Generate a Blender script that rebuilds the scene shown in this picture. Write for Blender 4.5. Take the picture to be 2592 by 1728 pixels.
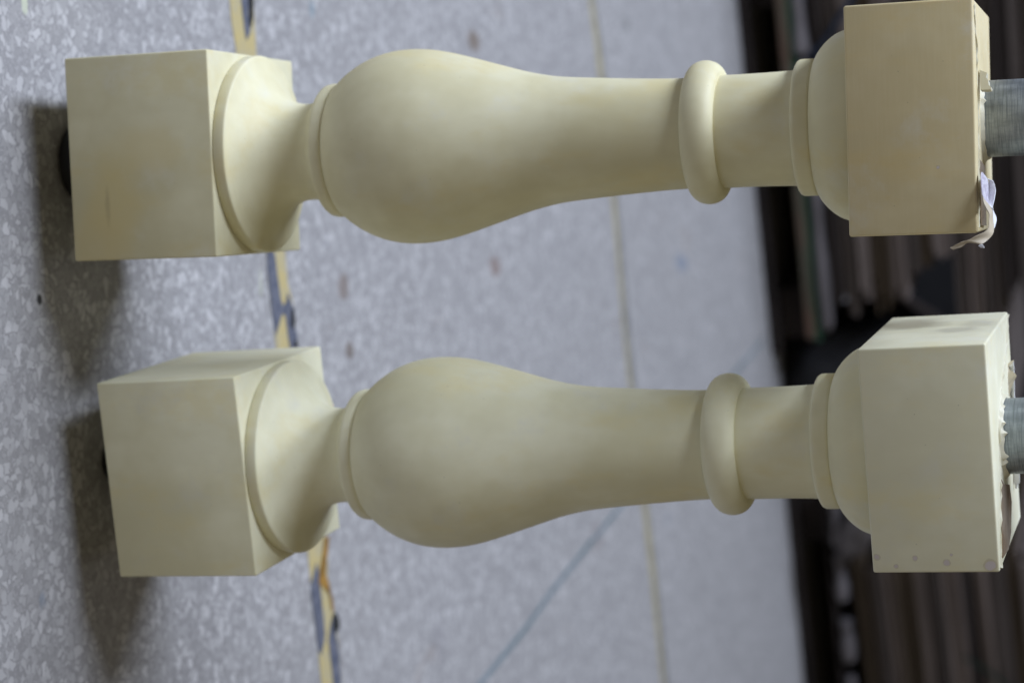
import bpy, bmesh, math, random
from mathutils import Vector, Matrix, noise
random.seed(7)
S = bpy.context.scene
for o in list(bpy.data.objects):
    bpy.data.objects.remove(o)
COL = S.collection

# ------------------------------------------------------------------ camera
FPX = 4917.9                       # focal length in pixels of the 2592 px wide photograph
CP = Vector((0.18504, -1.24387, 0.72645))
YAW, PIT, ROL = -0.035567, 0.330227, -0.033090
fw = Vector((math.sin(YAW)*math.cos(PIT), math.cos(YAW)*math.cos(PIT), -math.sin(PIT)))
rr = Vector((math.cos(YAW), -math.sin(YAW), 0)); uu = rr.cross(fw)
r2 = math.cos(ROL)*rr + math.sin(ROL)*uu
u2 = -math.sin(ROL)*rr + math.cos(ROL)*uu
cd = bpy.data.cameras.new('camera'); cam = bpy.data.objects.new('camera', cd); COL.objects.link(cam)
M = Matrix.Identity(4)
for i, c in enumerate((u2, -r2, -fw)):           # the photograph was taken with the camera on its side
    for j in range(3): M[j][i] = c[j]
M.translation = CP
cam.matrix_world = M
cd.sensor_fit = 'HORIZONTAL'; cd.sensor_width = 22.3; cd.lens = FPX/2592*22.3
cd.clip_start = 0.05; cd.clip_end = 60
cd.dof.use_dof = True; cd.dof.focus_distance = 1.185; cd.dof.aperture_fstop = 3.5
S.camera = cam

# ------------------------------------------------------------------ world, lamps, exposure
W = bpy.data.worlds.new('World'); S.world = W; W.use_nodes = True
bg = W.node_tree.nodes['Background']
bg.inputs[0].default_value = (1.0, 0.865, 0.62, 1); bg.inputs[1].default_value = 0.10
def area(name, loc, target, sx, sy, power, col):
    l = bpy.data.lights.new(name, 'AREA'); l.shape = 'RECTANGLE'; l.size = sx; l.size_y = sy; l.energy = power; l.color = col
    o = bpy.data.objects.new(name, l); COL.objects.link(o); o.location = loc
    o.rotation_euler = (Vector(target)-Vector(loc)).to_track_quat('-Z', 'Y').to_euler()
    return o
key = area('daylight_opening', (-3.1, 0.15, 4.4), (0.1, 0.15, 0.3), 5.4, 0.85, 266, (0.73, 0.82, 1.0))
key.data.spread = math.radians(125)
area('skylight', (0.3, -0.5, 2.9), (0.1, 0.0, 0.0), 1.6, 1.6, 6, (0.82, 0.88, 1.0))
area('warm_fill', (2.1, -2.4, 1.6), (0.1, 0.0, 0.3), 2.2, 1.8, 6.6, (1.0, 0.87, 0.58))  # fill lamp added at front right, standing in for warm bounce
S.view_settings.view_transform = 'Standard'; S.view_settings.look = 'None'
S.view_settings.exposure = 0.0; S.view_settings.gamma = 1.0
S.view_settings.use_curve_mapping = False
S.render.engine = 'CYCLES'
FZ = -0.035                        # floor level (the blocks are held a little above it)

# ------------------------------------------------------------------ helpers
def ray(x, y): return fw + (x-1296)/FPX*u2 + (y-864)/FPX*r2
def onfloor(x, y, z=FZ):
    d = ray(x, y); return CP + d*((z-CP.z)/d.z)
def ondepth(x, y, Y):
    d = ray(x, y); return CP + d*((Y-CP.y)/d.y)

def mat(name):
    m = bpy.data.materials.new(name); m.use_nodes = True
    nt = m.node_tree; return m, nt, nt.nodes['Principled BSDF']
def N(nt, t, **kw):
    n = nt.nodes.new(t)
    for k, v in kw.items(): setattr(n, k, v)
    return n
def L(nt, a, b): nt.links.new(a, b)
def mixc(nt, fac, a, b, mode='MIX'):
    n = N(nt, 'ShaderNodeMix', data_type='RGBA', blend_type=mode)
    for s, v in ((n.inputs[0], fac), (n.inputs[6], a), (n.inputs[7], b)):
        if isinstance(v, (int, float)): s.default_value = v
        elif isinstance(v, tuple): s.default_value = (*v, 1) if len(v) == 3 else v
        else: L(nt, v, s)
    return n.outputs[2]
def mth(nt, op, a, b=None, clamp=False):
    n = N(nt, 'ShaderNodeMath', operation=op, use_clamp=clamp)
    for s, v in zip(n.inputs, (a, b)):
        if v is None: continue
        if isinstance(v, (int, float)): s.default_value = v
        else: L(nt, v, s)
    return n.outputs[0]
def ramp(nt, f, a, b, lo=0.0, hi=1.0):
    n = N(nt, 'ShaderNodeMapRange'); n.interpolation_type = 'SMOOTHSTEP'
    L(nt, f, n.inputs[0]); n.inputs[1].default_value = a; n.inputs[2].default_value = b
    n.inputs[3].default_value = lo; n.inputs[4].default_value = hi
    return n.outputs[0]
def tex(nt, kind, scale, coord, detail=3, rough=.55, stretch=None, **kw):
    if stretch:
        mp = N(nt, 'ShaderNodeMapping'); mp.inputs['Scale'].default_value = stretch; L(nt, coord, mp.inputs[0]); coord = mp.outputs[0]
    n = N(nt, 'ShaderNodeTexNoise' if kind == 'n' else 'ShaderNodeTexVoronoi', **kw)
    n.inputs['Scale'].default_value = scale
    if kind == 'n':
        n.inputs['Detail'].default_value = detail; n.inputs['Roughness'].default_value = rough
    L(nt, coord, n.inputs['Vector']); return n
def bump(nt, p, h, dist, strength=1.0):
    b = N(nt, 'ShaderNodeBump'); b.inputs['Distance'].default_value = dist; b.inputs['Strength'].default_value = strength
    L(nt, h, b.inputs['Height']); L(nt, b.outputs[0], p.inputs['Normal'])

def cream(name, base, warm, stain=None, chips=(), smudge=False, gloss=.52, brush=False):
    m, nt, p = mat(name)
    co = N(nt, 'ShaderNodeTexCoord').outputs['Object']
    a = tex(nt, 'n', 9, co, 4, .6).outputs[0]
    c = mixc(nt, ramp(nt, a, .38, .64), tuple(v*1.03 for v in base), tuple(v*.94 for v in warm))
    b = tex(nt, 'n', 38, co, 5, .6, stretch=(1, 1, .35)).outputs[0]
    c = mixc(nt, ramp(nt, b, .3, .75, 0, .34), c, tuple(v*.82 for v in warm))
    if brush:
        s = tex(nt, 'n', 60, co, 4, .65, stretch=(.5, .5, 9)).outputs[0]
        c = mixc(nt, ramp(nt, s, .35, .75, 0, .10), c, (base[0]*1.12, base[1]*1.13, base[2]*1.2))
    oc = tex(nt, 'n', 26, co, 5, .65, stretch=(1, 1, .55)).outputs[0]
    c = mixc(nt, ramp(nt, oc, .50, .72, 0, .45), c, (warm[0]*.98, warm[1]*.90, warm[2]*.68))
    w = tex(nt, 'n', 22, co, 6, .7).outputs[0]                       # chalky rubbed places
    c = mixc(nt, ramp(nt, w, .52, .76, 0, .42), c, (.66, .65, .58))
    f = tex(nt, 'v', 210, co, distance='EUCLIDEAN')                  # scattered fine specks
    rc = N(nt, 'ShaderNodeSeparateColor'); L(nt, f.outputs['Color'], rc.inputs[0])
    sp = mth(nt, 'MULTIPLY', ramp(nt, f.outputs['Distance'], .10, .05), ramp(nt, rc.outputs[0], .93, .95))
    c = mixc(nt, mth(nt, 'MULTIPLY', sp, .45), c, (.2, .17, .13))
    def blob(pos, rad, wob=.4, soft=.25, ss=(1, 1, 1)):
        v = N(nt, 'ShaderNodeVectorMath', operation='SUBTRACT'); L(nt, co, v.inputs[0]); v.inputs[1].default_value = pos
        v2 = N(nt, 'ShaderNodeVectorMath', operation='MULTIPLY'); L(nt, v.outputs[0], v2.inputs[0]); v2.inputs[1].default_value = ss
        ln = N(nt, 'ShaderNodeVectorMath', operation='LENGTH'); L(nt, v2.outputs[0], ln.inputs[0])
        nn = tex(nt, 'n', .9/rad, co, 4).outputs[0]
        d = mth(nt, 'ADD', ln.outputs['Value'], mth(nt, 'MULTIPLY', mth(nt, 'SUBTRACT', nn, .5), rad*wob*2))
        return ramp(nt, d, rad*(1+soft), rad*(1-soft))
    for pos, rad, ss, col, k in (stain or ()):
        c = mixc(nt, mth(nt, 'MULTIPLY', blob(pos, rad, .5, .5, ss), k), c, col)
    for pos, rad in chips:
        g = blob(pos, rad, .5, .12)
        c = mixc(nt, mth(nt, 'MULTIPLY', blob(pos, rad*1.35, .5, .12), .35), c, (.36, .28, .22))
        c = mixc(nt, g, c, (.58, .52, .51))
    L(nt, c, p.inputs['Base Color'])
    p.inputs['Roughness'].default_value = gloss
    p.inputs['Specular IOR Level'].default_value = .25
    p.inputs['Subsurface Weight'].default_value = .08; p.inputs['Subsurface Radius'].default_value = (1, .8, .5); p.inputs['Subsurface Scale'].default_value = .004
    L(nt, ramp(nt, w, .3, .7, gloss-.06, gloss+.18), p.inputs['Roughness'])
    h = mth(nt, 'ADD', tex(nt, 'n', 16, co, 3).outputs[0], mth(nt, 'MULTIPLY', b, .15))
    bump(nt, p, h, .0012, .6)
    return m

def simple(name, col, rough=.6, metal=0, var=.25, scale=30, bd=0.0, col2=None, stretch=None, spec=.5):
    m, nt, p = mat(name)
    co = N(nt, 'ShaderNodeTexCoord').outputs['Object']
    n = tex(nt, 'n', scale, co, 5, .6, stretch=stretch).outputs[0]
    c2 = col2 or tuple(v*(1-var) for v in col)
    L(nt, mixc(nt, ramp(nt, n, .35, .65), col, c2), p.inputs['Base Color'])
    p.inputs['Roughness'].default_value = rough; p.inputs['Metallic'].default_value = metal
    p.inputs['Specular IOR Level'].default_value = spec
    if bd: bump(nt, p, n, bd)
    return m

def newobj(name, bm, m=None, parent=None, smooth=None, recalc=True):
    if recalc: bmesh.ops.recalc_face_normals(bm, faces=bm.faces)
    me = bpy.data.meshes.new(name); bm.to_mesh(me); bm.free()
    if m:
        for x in (m if isinstance(m, (list, tuple)) else [m]): me.materials.append(x)
    if smooth is not None:
        me.shade_smooth(); me.set_sharp_from_angle(angle=math.radians(smooth))
    o = bpy.data.objects.new(name, me); COL.objects.link(o)
    if parent: o.parent = parent
    return o
def tag(o, label=None, cat=None, group=None, kind=None):
    for k, v in (('label', label), ('category', cat), ('group', group), ('kind', kind)):
        if v: o[k] = v
    return o
def boxbm(x0, x1, y0, y1, z0, z1, bev=0.0, seg=3, bm=None):
    b = bm or bmesh.new()
    r = bmesh.ops.create_cube(b, size=1)
    for v in r['verts']:
        v.co = Vector((x0+(v.co.x+.5)*(x1-x0), y0+(v.co.y+.5)*(y1-y0), z0+(v.co.z+.5)*(z1-z0)))
    if bev:
        es = list({e for v in r['verts'] for e in v.link_edges})
        bmesh.ops.bevel(b, geom=es, offset=bev, segments=seg, affect='EDGES', profile=.5)
    return b
def lathe(prof, seg=160, bm=None, cx=0, cy=0):
    b = bm or bmesh.new(); rings = []
    for r, z in prof:
        rings.append([b.verts.new((cx+r*math.cos(2*math.pi*i/seg), cy+r*math.sin(2*math.pi*i/seg), z)) for i in range(seg)])
    for a, c in zip(rings, rings[1:]):
        for i in range(seg):
            j = (i+1) % seg
            b.faces.new((a[i], a[j], c[j], c[i]))
    b.faces.new(rings[0][::-1]); b.faces.new(rings[-1])
    return b
def cr(pts, n=6):
    out = []
    for i in range(len(pts)-1):
        p0 = pts[max(i-1, 0)]; p1 = pts[i]; p2 = pts[i+1]; p3 = pts[min(i+2, len(pts)-1)]
        for k in range(n):
            t = k/n
            out.append(tuple(.5*((2*b)+(c-a)*t+(2*a-5*b+4*c-d)*t*t+(3*b-a-3*c+d)*t**3) for a, b, c, d in zip(p0, p1, p2, p3)))
    out.append(pts[-1]); return out

# ------------------------------------------------------------------ setting: floor and wall
def floor_mat():
    m, nt, p = mat('terrazzo')
    co = N(nt, 'ShaderNodeTexCoord').outputs['Object']
    wob = tex(nt, 'n', 95, co, 2)
    off = N(nt, 'ShaderNodeVectorMath', operation='SUBTRACT'); L(nt, wob.outputs['Color'], off.inputs[0]); off.inputs[1].default_value = (.5, .5, .5)
    sc = N(nt, 'ShaderNodeVectorMath', operation='SCALE'); L(nt, off.outputs[0], sc.inputs[0]); sc.inputs['Scale'].default_value = .0090
    ad = N(nt, 'ShaderNodeVectorMath', operation='ADD'); L(nt, co, ad.inputs[0]); L(nt, sc.outputs[0], ad.inputs[1])
    cw = ad.outputs[0]
    mx = tex(nt, 'n', 420, co, 3, .7).outputs[0]
    c = mixc(nt, ramp(nt, mx, .3, .7), (.250, .238, .236), (.310, .297, .294))
    big = tex(nt, 'n', 3.2, co, 5, .6).outputs[0]
    c = mixc(nt, ramp(nt, big, .35, .7, 0, .35), c, (.25, .245, .26))
    for k, (scale, dens, lo, hi) in enumerate(((400, .42, .27, .35), (255, .42, .29, .39), (165, .48, .31, .45), (112, .64, .32, .49))):
        mp = N(nt, 'ShaderNodeMapping'); mp.inputs['Location'].default_value = (k*3.7, k*1.3, 0); mp.inputs['Rotation'].default_value = (0, 0, k*.8)
        mp.inputs['Scale'].default_value = (1, 1.25 if k % 2 else .85, 0.0); L(nt, cw, mp.inputs[0])
        v = tex(nt, 'v', scale, mp.outputs[0], voronoi_dimensions='2D')
        e = tex(nt, 'v', scale, mp.outputs[0], voronoi_dimensions='2D', feature='DISTANCE_TO_EDGE')
        sc_ = N(nt, 'ShaderNodeSeparateColor'); L(nt, v.outputs['Color'], sc_.inputs[0])
        inset = mth(nt, 'SUBTRACT', e.outputs['Distance'], mth(nt, 'MULTIPLY', sc_.outputs[0], .14))
        f = mth(nt, 'MULTIPLY', ramp(nt, inset, .035, .075), mth(nt, 'GREATER_THAN', sc_.outputs[1], dens))
        br = ramp(nt, sc_.outputs[2], 0, 1, lo, hi)
        cc = N(nt, 'ShaderNodeCombineColor'); L(nt, br, cc.inputs[0]); L(nt, mth(nt, 'MULTIPLY', br, .97), cc.inputs[1]); L(nt, mth(nt, 'MULTIPLY', br, .965), cc.inputs[2])
        c = mixc(nt, f, c, cc.outputs[0])
    # rusty scuffs, dirt and small dark pits
    st = tex(nt, 'n', 13, co, 4, .5, stretch=(1, .55, 1)).outputs[0]
    c = mixc(nt, ramp(nt, st, .66, .76, 0, .45), c, (.25, .19, .15))
    st2 = tex(nt, 'n', 21, co, 3, .5, stretch=(.7, 1.1, 1)).outputs[0]
    c = mixc(nt, ramp(nt, st2, .72, .78, 0, .35), c, (.10, .17, .26))
    def spot(px, py, rx, ry, col, k, rag=.5):
        nonlocal c
        q = onfloor(px, py)
        v = N(nt, 'ShaderNodeVectorMath', operation='SUBTRACT'); L(nt, co, v.inputs[0]); v.inputs[1].default_value = (q.x, q.y, FZ)
        v2 = N(nt, 'ShaderNodeVectorMath', operation='MULTIPLY'); L(nt, v.outputs[0], v2.inputs[0]); v2.inputs[1].default_value = (1/rx, 1/ry, 0)
        ln = N(nt, 'ShaderNodeVectorMath', operation='LENGTH'); L(nt, v2.outputs[0], ln.inputs[0])
        nn = tex(nt, 'n', .8/rx, co, 4).outputs[0]
        d = mth(nt, 'ADD', ln.outputs['Value'], mth(nt, 'MULTIPLY', mth(nt, 'SUBTRACT', nn, .5), rag*2))
        c = mixc(nt, ramp(nt, d, 1.25, .75, 0, k), c, col)
    for a_ in ((870, 725, .013, .012, (.19, .15, .13), .75), (885, 885, .009, .010, (.16, .13, .11), .8), (1200, 104, .012, .020, (.17, .13, .10), .8),
               (1252, 675, .012, .018, (.22, .16, .14), .7), (1725, 665, .014, .035, (.14, .20, .30), .45), (1585, 60, .010, .02, (.2, .2, .19), .5),
               (100, 758, .0042, .0030, (.02, .02, .02), .95), (790, 25, .008, .005, (.18, .27, .32), .5), (62, 8, .008, .004, (.55, .58, .42), .7),
               (660, 715, .012, .003, (.48, .50, .38), .5), (1380, 200, .02, .03, (.24, .23, .24), .4), (1110, 1620, .02, .02, (.25, .24, .25), .35),
               (1510, 1360, .02, .03, (.24, .2, .19), .35), (455, 1230, .003, .002, (.06, .05, .05), .7), (980, 1500, .004, .004, (.1, .09, .08), .5)):
        spot(*a_)
    gr = tex(nt, 'n', 1.1, co, 4, .6).outputs[0]
    c = mixc(nt, ramp(nt, gr, .4, .7, 0, .12), c, (.2, .19, .19))
    L(nt, c, p.inputs['Base Color']); p.inputs['Roughness'].default_value = .55; p.inputs['Specular IOR Level'].default_value = .3
    bump(nt, p, mx, .0004, .5)
    return m
b = bmesh.new()
vs = [b.verts.new(v) for v in ((-6, -5, FZ), (7, -5, FZ), (7, 9, FZ), (-6, 9, FZ))]; b.faces.new(vs)
tag(newobj('floor', b, floor_mat(), recalc=False), kind='structure')

E0 = onfloor(1863, 0); E1 = onfloor(2035, 1728)
U = (E1-E0).normalized(); NN = Vector((-U.y, U.x, 0)); ANG = math.atan2(U.y, U.x)
wall_bm = boxbm(-3, 5, 1.35, 1.45, 0, 2.6)
wall = newobj('back_wall', wall_bm, simple('shade_dark_wall', (.03, .03, .033), .9, var=.4, scale=3, spec=.1))  # wall added so the stack gaps go black; shade put into its colour
wall.location = E0; wall.rotation_euler.z = ANG
tag(wall, 'near-black wall added behind the cardboard stacks to darken the gaps', 'wall')

# ------------------------------------------------------------------ hazard tape on the floor
def poly(bm, pts, mi, z):
    vs = [bm.verts.new(Vector((*onfloor(x, y, FZ+z).xy, FZ+z))) for x, y in pts]
    f = bm.faces.new(vs); f.material_index = mi
    if f.normal.z < 0: f.normal_update()
    return f
def z5(x, y): return (550+x*.19135, y*.19135)
def z6(x, y): return (640+x*.19132, 600+y*.19132)
def z7(x, y): return (740+x*.27285, 1300+y*.27285)
yel = simple('faded_yellow_tape', (.50, .40, .18), .5, var=.3, scale=60, col2=(.44, .38, .23))
dgr = simple('worn_dark_tape', (.085, .095, .13), .55, var=.4, scale=90, col2=(.15, .155, .19))
blk = simple('black_gap', (.012, .012, .012), .9, var=.2)
amb = simple('amber_edge', (.36, .20, .05), .4, var=.5, scale=80)
b = bmesh.new()
left = [(572, -80), z5(150, -30), z5(165, 0), z5(190, 300), z5(235, 560), (612, 240), (640, 430), z6(185, 250), z6(200, 520), z6(235, 820), z6(265, 1050), z6(300, 1400), (712, 950), (748, 1180), z7(140, 340), z7(172, 620), z7(205, 860), z7(235, 1200), z7(255, 1420), z7(272, 1568), (822, 1800)]
right = [(636, -80), z5(480, -30), z5(482, 0), z5(497, 300), z5(515, 690), (665, 240), (695, 430), z6(430, 250), z6(465, 620), z6(545, 920), z6(560, 1180), z6(590, 1400), (765, 950), (800, 1180), z7(330, 300), z7(325, 620), z7(380, 860), z7(415, 1110), z7(440, 1300), z7(462, 1568), (874, 1800)]
for i in range(len(left)-1):
    q = [left[i], right[i], right[i+1], left[i+1]]
    poly(b, q, 0, .0005)
bmesh.ops.remove_doubles(b, verts=b.verts, dist=1e-5)
for pts in ([z5(315, -60), z5(400, -60), z5(412, 0), z5(412, 200), z5(440, 400), z5(425, 470), z5(392, 540), z5(372, 470), z5(345, 250), z5(318, 0)],
            [(668, 560), (690, 560), z6(275, 180), z6(300, 250), z6(330, 500), z6(370, 800), z6(400, 900), z6(440, 860), z6(450, 770), z6(462, 735), z6(490, 800), z6(520, 880), z6(556, 960), z6(560, 1190), z6(590, 1320), z6(600, 1450), (775, 1000), (745, 985), z6(490, 1450), z6(455, 1230), z6(430, 1030), z6(400, 1010), z6(370, 1080), z6(345, 1170), z6(310, 1310), z6(285, 1200), z6(250, 900), z6(215, 600), z6(195, 400), z6(190, 180)],
            [z7(222, 440), z7(245, 540), z7(265, 700), z7(285, 900), z7(306, 1100), z7(300, 1180), z7(268, 1310), z7(240, 1250), z7(215, 1000), z7(185, 800), z7(172, 680), z7(195, 560)],
            [z7(376, 930), z7(405, 1110), z7(420, 1180), z7(438, 1300), z7(458, 1568), z7(470, 1700), z7(400, 1700), z7(380, 1568), z7(352, 1310), z7(335, 1170), z7(352, 1040)]):
    poly(b, pts, 1, .0009)
for pts in ([z5(405, -60), z5(478, -60), z5(482, 100), z5(478, 230), z5(446, 380), z5(418, 330), z5(425, 150)],
            [z6(510, 930), z6(545, 960), z6(562, 1080), z6(558, 1200), z6(515, 1210), z6(505, 1080)],
            [z6(550, 1370), z6(590, 1360), z6(598, 1450), z6(540, 1450)],
            [z7(385, 915), z7(412, 918), z7(432, 965), z7(441, 1040), z7(415, 1100), z7(392, 1110), z7(376, 1040)]):
    poly(b, pts, 2, .0013)
for pts in ([z7(300, 215), z7(345, 208), z7(320, 440), z7(312, 560), z7(335, 620), z7(352, 690), z7(378, 800), z7(386, 890), z7(368, 900), z7(345, 740), z7(300, 690), z7(268, 640), z7(252, 540), z7(280, 400)],
            [z7(250, 560), z7(268, 640), z7(262, 690), z7(248, 620)]):
    poly(b, pts, 3, .0013)
bmesh.ops.recalc_face_normals(b, faces=b.faces)
for f in b.faces:
    if f.normal.z < 0: f.normal_flip()
t = newobj('floor_tape', b, [yel, dgr, blk, amb], recalc=False)
tag(t, 'yellow and black striped hazard tape crossing the floor behind the baluster bases', 'tape', 'marking tapes on the floor')
# second, narrower line further back
b = bmesh.new()
ls = [(1497, -60), (1500, 0), (1516, 120), (1545, 380), (1566, 600), (1588, 850), (1625, 1200), (1655, 1450), (1684, 1728), (1694, 1800)]
for i in range(len(ls)-1):
    (xa, ya), (xb, yb) = ls[i], ls[i+1]
    n = 3
    for k in range(n):
        t0, t1 = k/n, (k+1)/n
        g = lambda t: (xa+(xb-xa)*t, ya+(yb-ya)*t)
        a0, a1 = g(t0), g(t1); w = 9; s = 3.2*math.sin(a0[1]/170.); s1 = 3.2*math.sin(a1[1]/170.)
        poly(b, [(a0[0]-w, a0[1]), (a0[0]+s, a0[1]), (a1[0]+s1, a1[1]), (a1[0]-w, a1[1])], 0, .0005)
        poly(b, [(a0[0]+s, a0[1]), (a0[0]+w, a0[1]), (a1[0]+w, a1[1]), (a1[0]+s1, a1[1])], 1, .0005)
for f in b.faces:
    f.normal_update()
    if f.normal.z < 0: f.normal_flip()
t = newobj('floor_tape', b, [simple('pale_straw_tape', (.40, .35, .22), .6, scale=50), simple('grey_worn_edge', (.15, .15, .15), .7, scale=40, col2=(.25, .24, .22))], recalc=False)
tag(t, 'narrow faded straw and grey line across the middle of the floor', 'tape', 'marking tapes on the floor')
# green packing strap lying diagonally
b = bmesh.new()
gs = [(1160, 1800), (1215, 1728), (1330, 1588), (1392, 1500), (1470, 1402), (1565, 1288), (1690, 1140), (1840, 965), (1930, 862)]
P = [onfloor(*q) for q in gs]
for i, (pa, pb) in enumerate(zip(P, P[1:])):
    d = (pb-pa).normalized(); n = Vector((-d.y, d.x, 0))*.0034
    vs = []
    for q, sg in ((pa, 1), (pa, -1), (pb, -1), (pb, 1)):
        vs.append(b.verts.new(q+n*sg+Vector((0, 0, .0018))))
    b.faces.new(vs)
bmesh.ops.remove_doubles(b, verts=b.verts, dist=.004)
r = bmesh.ops.extrude_face_region(b, geom=b.faces[:]);
for v in r['geom']:
    if isinstance(v, bmesh.types.BMVert): v.co.z -= .0013
t = newobj('packing_strap', b, simple('green_strap', (.12, .165, .18), .5, var=.35, scale=14, col2=(.21, .245, .27)))
tag(t, 'thin grey green packing strap lying diagonally across the floor', 'strap')

# ------------------------------------------------------------------ baluster
prof = [(.0200, .1094), (.0686, .1094), (.0692, .1098), (.0694, .1106), (.0694, .1166), (.0692, .1174), (.0687, .1179), (.0678, .1182)]
cove = cr([(.0668, .1184), (.0640, .1190), (.0596, .1204), (.0542, .1230), (.0480, .1268), (.0420, .1318), (.0374, .1376), (.0347, .1440), (.0337, .1510), (.0341, .1575), (.0362, .1632), (.0400, .1672), (.0425, .1684)], 6)
ringp = [(.0438, .1686), (.0452, .1690), (.0461, .1702), (.0465, .1722), (.0465, .1752), (.0462, .1770), (.0456, .1779), (.0452, .1782), (.0458, .1786), (.0466, .1790)]
bulb = cr([(.0468, .1795), (.0495, .1825), (.0530, .1868), (.0570, .1930), (.0606, .2000), (.0636, .2080), (.0656, .2160), (.0667, .2245), (.0669, .2330), (.0663, .2420), (.0651, .2505), (.0630, .2600), (.0600, .2710), (.0565, .2825), (.0530, .2940), (.0495, .3055), (.0464, .3165), (.0442, .3265), (.0427, .3350), (.0416, .3445), (.0403, .3600), (.0391, .3760), (.0380, .3920), (.0371, .4070), (.0366, .4200), (.0366, .4262)], 5)
torus = [(.0366+.0002, .4266)] + [(.0366+.0006+.0101*math.sin(a)**.86, .4370-.0112*math.cos(a)) for a in [math.radians(12+156*k/22) for k in range(23)]] + [(.0370, .4478)]
neck = [(.0370, .4483), (.0369, .4600), (.0370, .4780), (.0373, .4900), (.0376, .4966)]
coll = [(.0378, .4973), (.0398, .4978), (.0424, .4981), (.0436, .4988), (.0442, .5000), (.0443, .5016), (.0443, .5078), (.0441, .5092), (.0436, .5099), (.0445, .5102)]
ech = cr([(.0452, .5105), (.0487, .5125), (.0527, .5157), (.0562, .5195), (.0592, .5240), (.0613, .5292), (.0625, .5340), (.0629, .5378)], 5)
PROF = prof+cove+ringp+bulb+torus+neck+coll+ech
HW = .0702

def jag_strip(pts, h0, h1, th, seed):
    """a thin torn flange of resin standing on the path pts (x, y, z)"""
    rnd = random.Random(seed); b = bmesh.new(); n = len(pts); fr = []
    for i, q in enumerate(pts):
        q = Vector(q); a = Vector(pts[max(i-1, 0)]); c = Vector(pts[min(i+1, n-1)]); d = (c-a).normalized(); s = Vector((-d.y, d.x, 0))
        h = h0+(h1-h0)*rnd.random()**2
        w = th*(.6+.8*rnd.random())
        lean = s*(rnd.random()-.5)*th*1.2
        fr.append([b.verts.new(q-s*w), b.verts.new(q-s*w*.4+lean+Vector((0, 0, h))), b.verts.new(q+s*w*.4+lean+Vector((0, 0, h*.9))), b.verts.new(q+s*w)])
    for a, c in zip(fr, fr[1:]):
        for k in range(3): b.faces.new((a[k], a[k+1], c[k+1], c[k]))
    b.faces.new(fr[0]); b.faces.new(fr[-1][::-1])
    return b

def ribbon(rows, thick=.0005, ns=5):
    """rows: list of (pointA, pointB) edge pairs; returns a thin solid sheet"""
    A = cr([tuple(r[0]) for r in rows], 5); B = cr([tuple(r[1]) for r in rows], 5)
    b = bmesh.new(); g = []
    for i, (a, c) in enumerate(zip(A, B)):
        a, c = Vector(a), Vector(c)
        g.append([b.verts.new(a.lerp(c, k/ns)+Vector((0, .0003*math.sin(i*.5+k*.8), 0))) for k in range(ns+1)])
    for a, c in zip(g, g[1:]):
        for k in range(ns): b.faces.new((a[k], a[k+1], c[k+1], c[k]))
    bmesh.ops.recalc_face_normals(b, faces=b.faces)
    bmesh.ops.solidify(b, geom=b.faces[:], thickness=thick)
    return b

steel_m, nt, p = mat('galvanised_steel')
co = N(nt, 'ShaderNodeTexCoord').outputs['Object']
s1 = tex(nt, 'n', 55, co, 6, .7, stretch=(1, 1, .25)).outputs[0]
s2 = tex(nt, 'n', 140, co, 5, .7, stretch=(.35, .35, 8)).outputs[0]
c = mixc(nt, ramp(nt, s1, .3, .7), (.22, .25, .285), (.45, .50, .56))
c = mixc(nt, ramp(nt, s2, .42, .66, 0, .6), c, (.12, .145, .16))
s3 = tex(nt, 'n', 34, co, 4, .7).outputs[0]
c = mixc(nt, ramp(nt, s3, .62, .70, 0, .5), c, (.66, .70, .73))
L(nt, c, p.inputs['Base Color']); p.inputs['Metallic'].default_value = .75
L(nt, ramp(nt, s1, .3, .7, .34, .52), p.inputs['Roughness']); bump(nt, p, s2, .0003, .6)
foot_m = simple('black_rubber', (.012, .012, .013), .45)
resin_m = cream('raw_resin', (.64, .61, .48), (.60, .56, .41), gloss=.4)
paper_m, nt, p = mat('torn_paper')
co = N(nt, 'ShaderNodeTexCoord').outputs['Object']
pn = tex(nt, 'n', 60, co, 4).outputs[0]
pc = mixc(nt, ramp(nt, pn, .52, .60, 0, .55), (.74, .74, .78), (.36, .33, .40))
geo = N(nt, 'ShaderNodeNewGeometry')
L(nt, pc, p.inputs['Base Color']); p.inputs['Roughness'].default_value = .6
white_m = simple('white_paper', (.78, .78, .82), .55, var=.08)
tan_m = simple('tan_paper_backing', (.52, .44, .32), .6, var=.2, scale=40)
print_m = simple('printed_paper', (.42, .38, .46), .5, scale=120, col2=(.62, .60, .66), stretch=(3, 1, 1))
tape_m = simple('brown_packing_tape', (.27, .19, .12), .22, var=.3, scale=30, col2=(.40, .33, .25))

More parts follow.
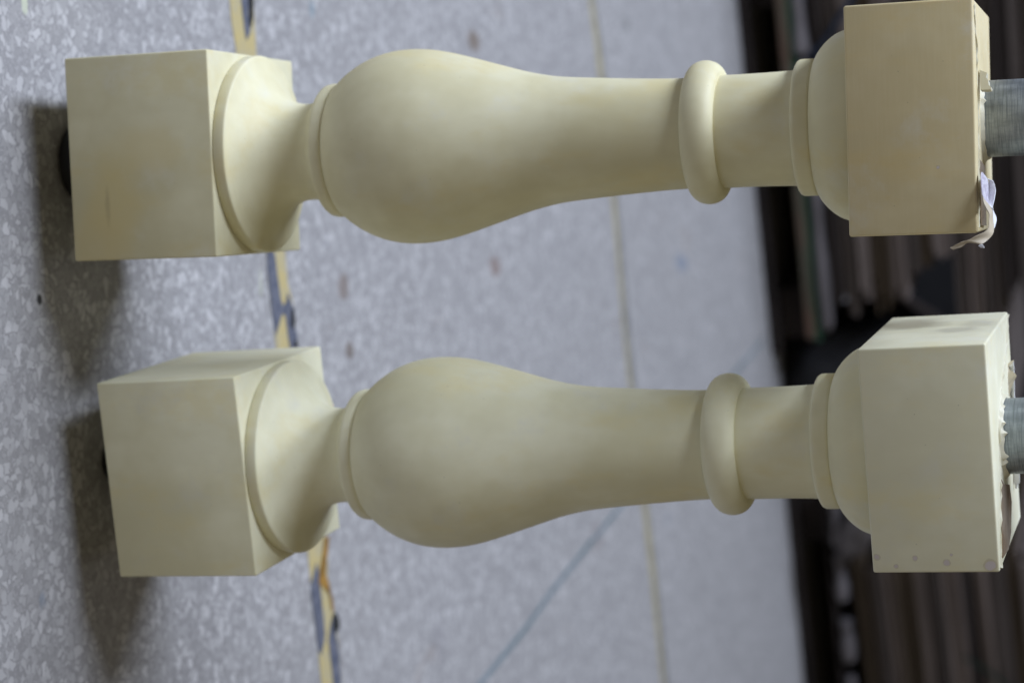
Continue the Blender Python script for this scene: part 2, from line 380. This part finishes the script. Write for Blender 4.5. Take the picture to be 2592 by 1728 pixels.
def baluster(loc, yaw, tx, ty, label, tint, stain, chips, foot_h, which):
    root = bpy.data.objects.new('baluster', None); COL.objects.link(root)
    R = Matrix.Rotation(-ty, 4, 'X') @ Matrix.Rotation(tx, 4, 'Y') @ Matrix.Rotation(yaw, 4, 'Z')
    R.translation = Vector(loc); root.matrix_world = R
    tag(root, label, 'baluster', 'cream balusters on steel pipes')
    base, warm, base2, warm2 = tint
    mb = cream('cream_paint_base', base, warm, stain=stain)
    k_ = 1.08 if which == 0 else 1.0
    ms = cream('cream_paint_shaft', tuple(v*k_ for v in base), tuple(v*k_ for v in warm), gloss=.50)
    mt = cream('cream_paint_cap', base2, warm2, chips=chips[0], stain=chips[1], brush=(which == 0))
    newobj('base_block', boxbm(-HW, HW, -HW, HW, 0, .1093, .0012, 3), mb, root, smooth=40)
    newobj('turned_shaft', lathe(PROF), ms, root, smooth=38)
    newobj('cap_block', boxbm(-HW, HW, -HW, HW, .5376, .6144, .0014, 3), mt, root, smooth=40)
    newobj('core_pipe', lathe([(.0235, .612), (.0241, .6135), (.0241, .7600), (.0236, .7606), (.0205, .7606), (.0205, .70)], 96), steel_m, root, smooth=40)
    fr_ = .029 if which == 0 else .0150
    newobj('foot', lathe([(fr_-.003, -foot_h), (fr_-.0005, -foot_h+.002), (fr_, -foot_h+.006), (fr_, -.012), (fr_-.001, -.010), (fr_-.005, -.0095), (fr_-.005, .0)], 64), foot_m, root, smooth=40)
    zt = .6141
    # resin that has oozed out round the pipe
    rnd = random.Random(11+which); b = bmesh.new(); rings = []; seg = 72
    for k, (r, z) in enumerate(((.0275, zt), (.0268, zt+.0010), (.0256, zt+.0020), (.0247, zt+.0028), (.0236, zt+.0024))):
        ring = []
        for i in range(seg):
            a = 2*math.pi*i/seg
            nz = noise.noise(Vector((math.cos(a)*4, math.sin(a)*4, which*5)))
            sp = noise.noise(Vector((math.cos(a)*13, math.sin(a)*13, which*7+2)))
            rr_ = r*(1+.05*nz*(k < 2)+.015*sp*(k < 4))
            zz = z+(0 if k == 0 else (.0010*nz+.0042*max(sp-.08, 0)*(k > 1)))
            ring.append(b.verts.new((rr_*math.cos(a), rr_*math.sin(a), zz)))
        rings.append(ring)
    for a_, c_ in zip(rings, rings[1:]):
        for i in range(seg):
            j = (i+1) % seg; b.faces.new((a_[i], a_[j], c_[j], c_[i]))
    newobj('resin_collar', b, resin_m, root, smooth=35)
    # torn ridge where two layers of casting meet on the top face
    if which == 0:
        path = [(-HW+.004, -HW+.006), (-.045, -.052), (-.020, -.048), (.0, -.046), (.022, -.049), (.045, -.053), (HW-.003, -.058)]
    else:
        path = [(-HW+.002, HW-.003), (-.045, .034), (-.030, -.002), (-.012, -.0275), (.010, -.034), (.035, -.047), (HW-.002, -HW+.003)]
    pts = [(x, y, zt) for x, y in cr(path, 9)]
    newobj('resin_ridge', jag_strip(pts, .0008, .0022 if which else .0016, .0011, 5+which), resin_m, root, smooth=60)
    # glossy brown tape left on the top
    b = bmesh.new()
    if which == 0:
        q = [(.026, -.046), (.066, -.052), (.067, -.018), (.060, -.010), (.040, -.012), (.030, -.022)]
    else:
        q = [(.020, -.036), (.064, -.060), (.066, -.030), (.063, .0), (.045, .010), (.031, -.002), (.027, -.020)]
    vs = [b.verts.new((x, y, zt+.0009+.0006*((i*7) % 3))) for i, (x, y) in enumerate(q)]
    b.faces.new(vs); bmesh.ops.triangulate(b, faces=b.faces[:])
    r = bmesh.ops.extrude_face_region(b, geom=b.faces[:])
    for v in r['geom']:
        if isinstance(v, bmesh.types.BMVert): v.co.z -= .0005
    newobj('packing_tape', b, tape_m, root)
    return root, R

sl = [((.030, -.070, .032), .022, (.7, 1, 1.1), (.60, .50, .24), .62),
      ((-.005, -.070, .062), .016, (1.0, 1, .7), (.60, .51, .27), .5),
      ((.035, -.070, .028), .0040, (.33, 1, 2.2), (.34, .28, .16), .5),
      ((.058, -.070, .020), .012, (.5, 1, .6), (.60, .50, .25), .55)]
base_L = ((.655, .615, .425), (.615, .56, .35), (.69, .61, .40), (.645, .54, .31))
base_R = ((.79, .76, .56), (.75, .705, .47), (.765, .745, .585), (.73, .695, .50))
# fitted pose: yaw, tilt about Y, tilt about X
rootL, ML = baluster((0, 0, 0), .10328502, .01552310, .02085825,
    'warmer tan cream baluster with a curled torn paper strip hanging off its cap', base_L, sl,
    ((((.030, -.0705, .592), .0009),), ()), .0348, 0)
smudge = [((-.0705, .030, .555), .020, (1, 1, .9), (.25, .21, .14), .65), ((-.0705, -.005, .590), .010, (1, .9, .8), (.34, .31, .25), .4), ((-.0705, .02, .600), .010, (1, .7, 1), (.34, .31, .25), .3)]
chipsR = [((.0600, -.0705, .5405), .0016), ((.0660, -.0705, .5520), .0011), ((.0610, -.0705, .5640), .0014), ((.0640, -.0705, .5830), .0018), ((.0590, -.0705, .5860), .0008), ((.0660, -.0705, .6090), .0030)]
rootR, MR = baluster((.21901237, .03956232, .0056), .17459442, -.01429992, -.02063733,
    'paler greenish cream baluster with small paint chips along one edge of its cap', base_R, [],
    (chipsR, smudge), .0404, 1)

# loose paper on the tops (parts of their balusters), laid out in world space then handed to the parent
def attach(o, root, Mx):
    o.data.transform(Mx.inverted()); o.parent = root
def q2(x, y): return (2380+x*.17860, 380+y*.17860)       # close-up of the left cap's paper
def W3(x, y, Y): return ondepth(*q2(x, y), Y)
# printed curl
o = newobj('printed_label', ribbon([(W3(585, 312, -.046), W3(600, 312, -.040)), (W3(580, 380, -.052), W3(665, 400, -.034)), (W3(588, 520, -.056), W3(690, 470, -.032)),
    (W3(598, 620, -.058), W3(690, 570, -.032)), (W3(625, 690, -.058), W3(688, 680, -.036)), (W3(680, 765, -.056), W3(690, 770, -.045))], .0004), print_m, smooth=60)
attach(o, rootL, ML)
o = newobj('white_label_curl', ribbon([(W3(668, 410, -.034), W3(735, 430, -.034)), (W3(690, 440, -.033), W3(772, 480, -.033)), (W3(688, 560, -.032), W3(781, 570, -.036)),
    (W3(680, 680, -.036), W3(765, 690, -.042)), (W3(690, 770, -.045), W3(740, 805, -.048)), (W3(735, 825, -.050), W3(742, 822, -.050)),
    (W3(748, 870, -.052), W3(765, 880, -.050)), (W3(752, 960, -.055), W3(795, 950, -.050)), (W3(757, 1040, -.058), W3(798, 1010, -.052)), (W3(764, 1110, -.060), W3(770, 1108, -.058))], .0004), white_m, smooth=60)
attach(o, rootL, ML)
o = newobj('torn_paper_strip', ribbon([(W3(600, 650, -.060), W3(618, 688, -.058)), (W3(618, 740, -.061), W3(690, 770, -.056)), (W3(660, 830, -.062), W3(728, 835, -.055)),
    (W3(695, 900, -.064), W3(747, 890, -.056)), (W3(695, 1000, -.067), W3(752, 985, -.058)), (W3(690, 1090, -.070), W3(764, 1110, -.062)), (W3(640, 1155, -.073), W3(745, 1190, -.066)),
    (W3(520, 1215, -.076), W3(680, 1265, -.070)), (W3(430, 1260, -.077), W3(580, 1330, -.074)), (W3(350, 1285, -.077), W3(400, 1312, -.076)), (W3(240, 1335, -.076), W3(300, 1370, -.076)), (W3(138, 1380, -.075), W3(180, 1415, -.075))], .0005), tan_m, smooth=60)
attach(o, rootL, ML)
o = newobj('white_paper_tip', ribbon([(W3(585, 1330, -.0745), W3(545, 1362, -.0745)), (W3(605, 1342, -.076), W3(575, 1378, -.076)), (W3(628, 1380, -.077), W3(622, 1386, -.077))], .0004), white_m, smooth=60)
attach(o, rootL, ML)
def q1(x, y, Y): return ondepth(2400+x*.14668, 30+y*.14668, Y)
b = bmesh.new()
# cut slab of resin stuck against the left pipe
fr = [q1(538, 1000, -.026), q1(600, 1025, -.026), q1(668, 1048, -.026), q1(655, 1130, -.026), q1(690, 1180, -.026), q1(700, 1262, -.027), q1(742, 1300, -.027), q1(735, 1340, -.027), q1(640, 1345, -.028), q1(558, 1345, -.028), q1(545, 1200, -.027)]
f = b.faces.new([b.verts.new(v) for v in fr])
r = bmesh.ops.extrude_face_region(b, geom=[f])
for v in r['geom']:
    if isinstance(v, bmesh.types.BMVert): v.co += Vector((0, .010, 0))
o = newobj('resin_lump', b, resin_m, smooth=30); attach(o, rootL, ML)
# white paper behind and beside the right pipe
def q3(x, y, Y): return ondepth(2440+x*.12752, 860+y*.12752, Y)
def q4(x, y, Y): return ondepth(2440+x*.19144, 1160+y*.19144, Y)
o = newobj('white_label_curl', ribbon([(q3(930, 500, .078), q3(992, 440, .074)), (q3(890, 570, .078), q3(1000, 560, .074)), (q3(885, 650, .078), q3(1003, 680, .074)), (q3(900, 760, .078), q3(1005, 790, .074)),
    (q3(905, 950, .078), q3(1010, 930, .074)), (q3(905, 1180, .078), q3(1016, 1180, .074)), (q4(640, 210, .072), q4(738, 210, .070)), (q4(665, 300, .072), q4(722, 310, .070)), (q4(685, 390, .072), q4(705, 400, .070))], .0004), white_m, smooth=60)
attach(o, rootR, MR)
o = newobj('torn_paper_strip', ribbon([(q3(905, 430, .072), q3(985, 400, .072)), (q3(870, 500, .070), q3(945, 480, .070)), (q3(868, 600, .068), q3(885, 560, .069)), (q3(862, 700, .067), q3(1038, 690, .067)),
    (q3(866, 820, .066), q3(1008, 790, .067)), (q3(870, 930, .066), q3(955, 900, .067)), (q3(872, 1120, .066), q3(905, 1120, .067))], .0006), simple('cream_paper_backing', (.60, .52, .38), .6, var=.12), smooth=60)
attach(o, rootR, MR)

# ------------------------------------------------------------------ background: pallets, cardboard, bag
def place(o, root=None):
    o.location = E0; o.rotation_euler.z = ANG; return o
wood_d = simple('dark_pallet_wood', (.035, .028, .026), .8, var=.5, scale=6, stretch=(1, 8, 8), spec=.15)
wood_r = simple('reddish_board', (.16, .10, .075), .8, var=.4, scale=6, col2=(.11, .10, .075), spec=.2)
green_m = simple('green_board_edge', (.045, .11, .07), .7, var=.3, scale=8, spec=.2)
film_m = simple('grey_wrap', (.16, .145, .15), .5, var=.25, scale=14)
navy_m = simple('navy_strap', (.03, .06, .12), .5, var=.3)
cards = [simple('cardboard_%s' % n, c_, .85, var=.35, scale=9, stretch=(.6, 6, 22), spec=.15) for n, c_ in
         (('dark', (.055, .045, .042)), ('brown', (.13, .108, .098)), ('grey', (.25, .205, .185)), ('umber', (.10, .075, .052)))]  # darkened tones: the weak light back there is put into the colour

def pallet(u0, u1, label, cut=None):
    r = bpy.data.objects.new('pallet', None); COL.objects.link(r); place(r)
    tag(r, label, 'pallet', 'pallets under the cardboard')
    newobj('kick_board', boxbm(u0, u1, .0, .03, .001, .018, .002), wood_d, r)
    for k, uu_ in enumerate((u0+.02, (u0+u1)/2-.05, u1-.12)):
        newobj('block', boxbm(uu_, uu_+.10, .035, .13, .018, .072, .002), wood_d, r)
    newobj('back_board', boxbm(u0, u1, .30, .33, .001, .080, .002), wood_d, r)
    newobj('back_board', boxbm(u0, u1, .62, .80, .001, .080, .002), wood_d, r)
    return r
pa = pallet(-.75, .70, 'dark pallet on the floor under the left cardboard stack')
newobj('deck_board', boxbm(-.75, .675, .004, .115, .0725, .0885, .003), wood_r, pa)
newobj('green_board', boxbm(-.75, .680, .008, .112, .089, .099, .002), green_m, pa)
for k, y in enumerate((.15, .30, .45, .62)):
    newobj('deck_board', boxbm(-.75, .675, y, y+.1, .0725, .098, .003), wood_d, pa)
def wrap(u0, u1, z0, z1, seed, parent, name='wrap_roll'):
    rnd = random.Random(seed); b = bmesh.new(); n = 26; rings = []
    for i in range(n+1):
        t = i/n; e = min(1, math.sin(math.pi*t)*6+.35)*(.86+.14*math.sin(t*7+seed))
        h = (z1-z0)/2*e*(1+.12*noise.noise(Vector((t*5+seed, 0, 0))))
        zc = (z0+z1)/2+.002*noise.noise(Vector((t*4, seed, 0)))
        rings.append([b.verts.new((u0+(u1-u0)*t, .022+.024*e*math.cos(a), zc+h*math.sin(a))) for a in [2*math.pi*k/14 for k in range(14)]])
    for a_, c_ in zip(rings, rings[1:]):
        for k in range(14):
            b.faces.new((a_[k], a_[(k+1) % 14], c_[(k+1) % 14], c_[k]))
    b.faces.new(rings[0][::-1]); b.faces.new(rings[-1])
    return newobj(name, b, film_m, parent, smooth=50)
for k, (a_, c_) in enumerate(((-.42, -.10), (-.08, .118), (.125, .36), (.365, .665))):
    wrap(a_, c_, .0995 if k != 1 else .094, .126, k, pa, 'wrap_roll')
pb = pallet(1.0, 2.3, 'dark pallet on the floor under the right cardboard stack')
newobj('deck_board', boxbm(1.0, 2.3, .004, .115, .0725, .0800, .003), wood_d, pb)
for k, y in enumerate((.15, .30, .45, .62)):
    newobj('deck_board', boxbm(1.0, 2.3, y, y+.1, .0725, .0800, .003), wood_d, pb)
for k, (a_, c_, z0, z1) in enumerate(((1.00, 1.12, .080, .108), (1.142, 1.245, .0805, .108), (1.29, 1.385, .0805, .112), (1.42, 1.56, .081, .110))):
    wrap(a_, c_, z0, z1, 20+k, pb, 'wrap_roll')

def layer(u0, u1, z0, z1, m, seed, n0=.02, tilt=0.0, depth=.55):
    """one bundle of flattened cartons: several wavy sheets seen edge on"""
    rnd = random.Random(seed); b = bmesh.new(); z = z0; k = 0
    while z < z1-.0015:
        th = min(rnd.choice((.004, .006, .009, .012)), z1-z); n = 14
        f0 = n0+rnd.uniform(-.008, .012); e0 = u0+rnd.uniform(-.012, .012); e1 = u1+rnd.uniform(-.02, .02)
        ph = rnd.random()*9; low = []; top = []
        for i in range(n+1):
            t = i/n; uu_ = e0+(e1-e0)*t; sag = .0022*math.sin(t*5+ph*.1)+tilt*(uu_-u0)
            yy = f0+.004*noise.noise(Vector((t*4, ph, 0)))
            low.append((uu_, yy, z+sag+.0002)); top.append((uu_, yy, z+th-.0006+sag))
        vs = [[b.verts.new(q) for q in low], [b.verts.new(q) for q in top],
              [b.verts.new((q[0], depth, q[2])) for q in top], [b.verts.new((q[0], depth, q[2])) for q in low]]
        for a_, c_ in zip(vs, vs[1:]+vs[:1]):
            for i in range(n): b.faces.new((a_[i], a_[i+1], c_[i+1], c_[i]))
        for i in (0, n): b.faces.new([v[i] for v in vs])
        z += th; k += 1
    o = newobj('cardboard_bundle', b, m); place(o); return o

rnd = random.Random(3)
# left stack: rises from the pallet, its right end stepping back higher up
z = .1275; i = 0
order = [0, 1, 2, 3, 2, 1, 3, 2, 1, 2, 1, 0, 1, 3, 1, 0, 2, 1, 0, 3, 2, 1, 0, 1, 3, 2]
words = ['bottom', 'second', 'third', 'fourth', 'fifth', 'sixth', 'seventh', 'eighth', 'ninth', 'tenth', 'eleventh', 'twelfth', 'thirteenth', 'fourteenth', 'fifteenth', 'sixteenth', 'seventeenth', 'eighteenth', 'nineteenth', 'twentieth', 'twenty-first', 'twenty-second', 'twenty-third']
while z < .66:
    h = rnd.uniform(.022, .040)
    u1 = .60+.02*math.sin(i*2.1)
    if .21 < z < .34: u1 = .62-(z-.21)*.9
    if z >= .335: u1 = .95
    if z >= .40: u1 = .90
    if z >= .455: u1 = .60
    if z >= .50: u1 = .50+.03*math.sin(i)
    n0 = .02 if z < .335 else .05
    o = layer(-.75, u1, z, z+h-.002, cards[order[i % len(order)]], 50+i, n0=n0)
    tag(o, '%s cardboard bundle from the floor in the left dark stack behind the tan baluster' % words[i], 'cardboard', 'cardboard bundles of the left stack')
    z += h; i += 1
# small leaning sheet at the stack's ragged corner
b = boxbm(-.10, .10, 0, .02, -.006, .006, .001)
o = newobj('leaning_sheet', b, cards[0]); o.rotation_euler = (0, -math.radians(55), ANG); q = E0+U*.600+NN*.04; o.location = (q.x, q.y, FZ+.245)
tag(o, 'loose cardboard sheet sloping at the ragged end of the left stack', 'cardboard')
z = .1125; i = 0
rnd = random.Random(9)
order = [3, 1, 2, 3, 2, 1, 2, 0, 2, 1, 3, 2, 1, 2, 1, 0, 3, 1, 2]
while z < .66:
    h = rnd.uniform(.022, .042)
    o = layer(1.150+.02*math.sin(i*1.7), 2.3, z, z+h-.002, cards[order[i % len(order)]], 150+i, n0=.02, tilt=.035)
    tag(o, '%s cardboard bundle from the floor in the right stack below the greenish baluster' % words[i], 'cardboard', 'cardboard bundles of the right stack')
    z += h; i += 1
# black lump added to darken the lit gap between the stacks
b = bmesh.new(); bmesh.ops.create_icosphere(b, subdivisions=5, radius=1)
for v in b.verts:
    n_ = noise.noise(v.co*2.0+Vector((4, 0, 0)))*.12+noise.noise(v.co*5)*.05+abs(noise.noise(v.co*11))*.03
    p_ = v.co.copy()
    for k_ in range(3): p_[k_] = math.copysign(abs(p_[k_])**.72, p_[k_])
    v.co = Vector((p_.x*.225, p_.y*.17, p_.z*.17))*(1+n_)
    v.co.z = max(v.co.z, -.150)
o = newobj('gap_darkener', b, simple('gap_shade_black', (.014, .014, .016), .55, var=.3, bd=.003, scale=18, spec=.25), smooth=70)
q = E0+U*.90+NN*.19; o.location = (q.x, q.y, FZ+.151); o.rotation_euler = (0, 0, ANG)
tag(o, 'black lump added as shade in the gap between the two cardboard stacks', 'sack')

# crumpled sack slumped at the foot of the right stack
b = bmesh.new(); bmesh.ops.create_icosphere(b, subdivisions=4, radius=1)
for v in b.verts:
    n_ = noise.noise(v.co*2.2)*.16+noise.noise(v.co*6)*.05
    v.co = Vector((v.co.x*.085, v.co.y*.045, v.co.z*.040))*(1+n_)
    v.co.z = max(v.co.z, -.030)
o = newobj('plastic_sack', b, simple('dusty_sack', (.13, .115, .115), .6, var=.35, scale=20, bd=.004), smooth=70)
q = E0+U*1.08+NN*.02; o.location = (q.x, q.y, FZ+.14); o.rotation_euler = (0, math.radians(28), ANG)
tag(o, 'crumpled dusty grey sack slumped at the near end of the right stack', 'sack')
# straps on the stacks
def strap(pts, m, label, w=.010):
    b = bmesh.new(); fr = []
    for u_, n_, z_ in pts:
        q = E0+U*u_+NN*n_; fr.append([b.verts.new((q.x, q.y, FZ+z_+w/2)), b.verts.new((q.x, q.y, FZ+z_-w/2))])
    for a_, c_ in zip(fr, fr[1:]): b.faces.new((a_[0], a_[1], c_[1], c_[0]))
    bmesh.ops.solidify(b, geom=b.faces[:], thickness=.0015)
    o = newobj('strap', b, m); tag(o, label, 'strap')
strap([(-.10, .0, .290), (-.02, .0, .240), (.03, .0, .205), (.09, .0, .160), (.12, .0, .130)], navy_m, 'blue packing strap sloping down the front of the left stack', .012)
strap([(1.46, .0, .50), (1.42, .0, .41), (1.375, .0, .355), (1.36, .0, .33)], simple('green_strap_far', (.035, .09, .065), .5), 'green packing strap hanging on the front of the right stack', .012)
bpy.context.view_layer.update()
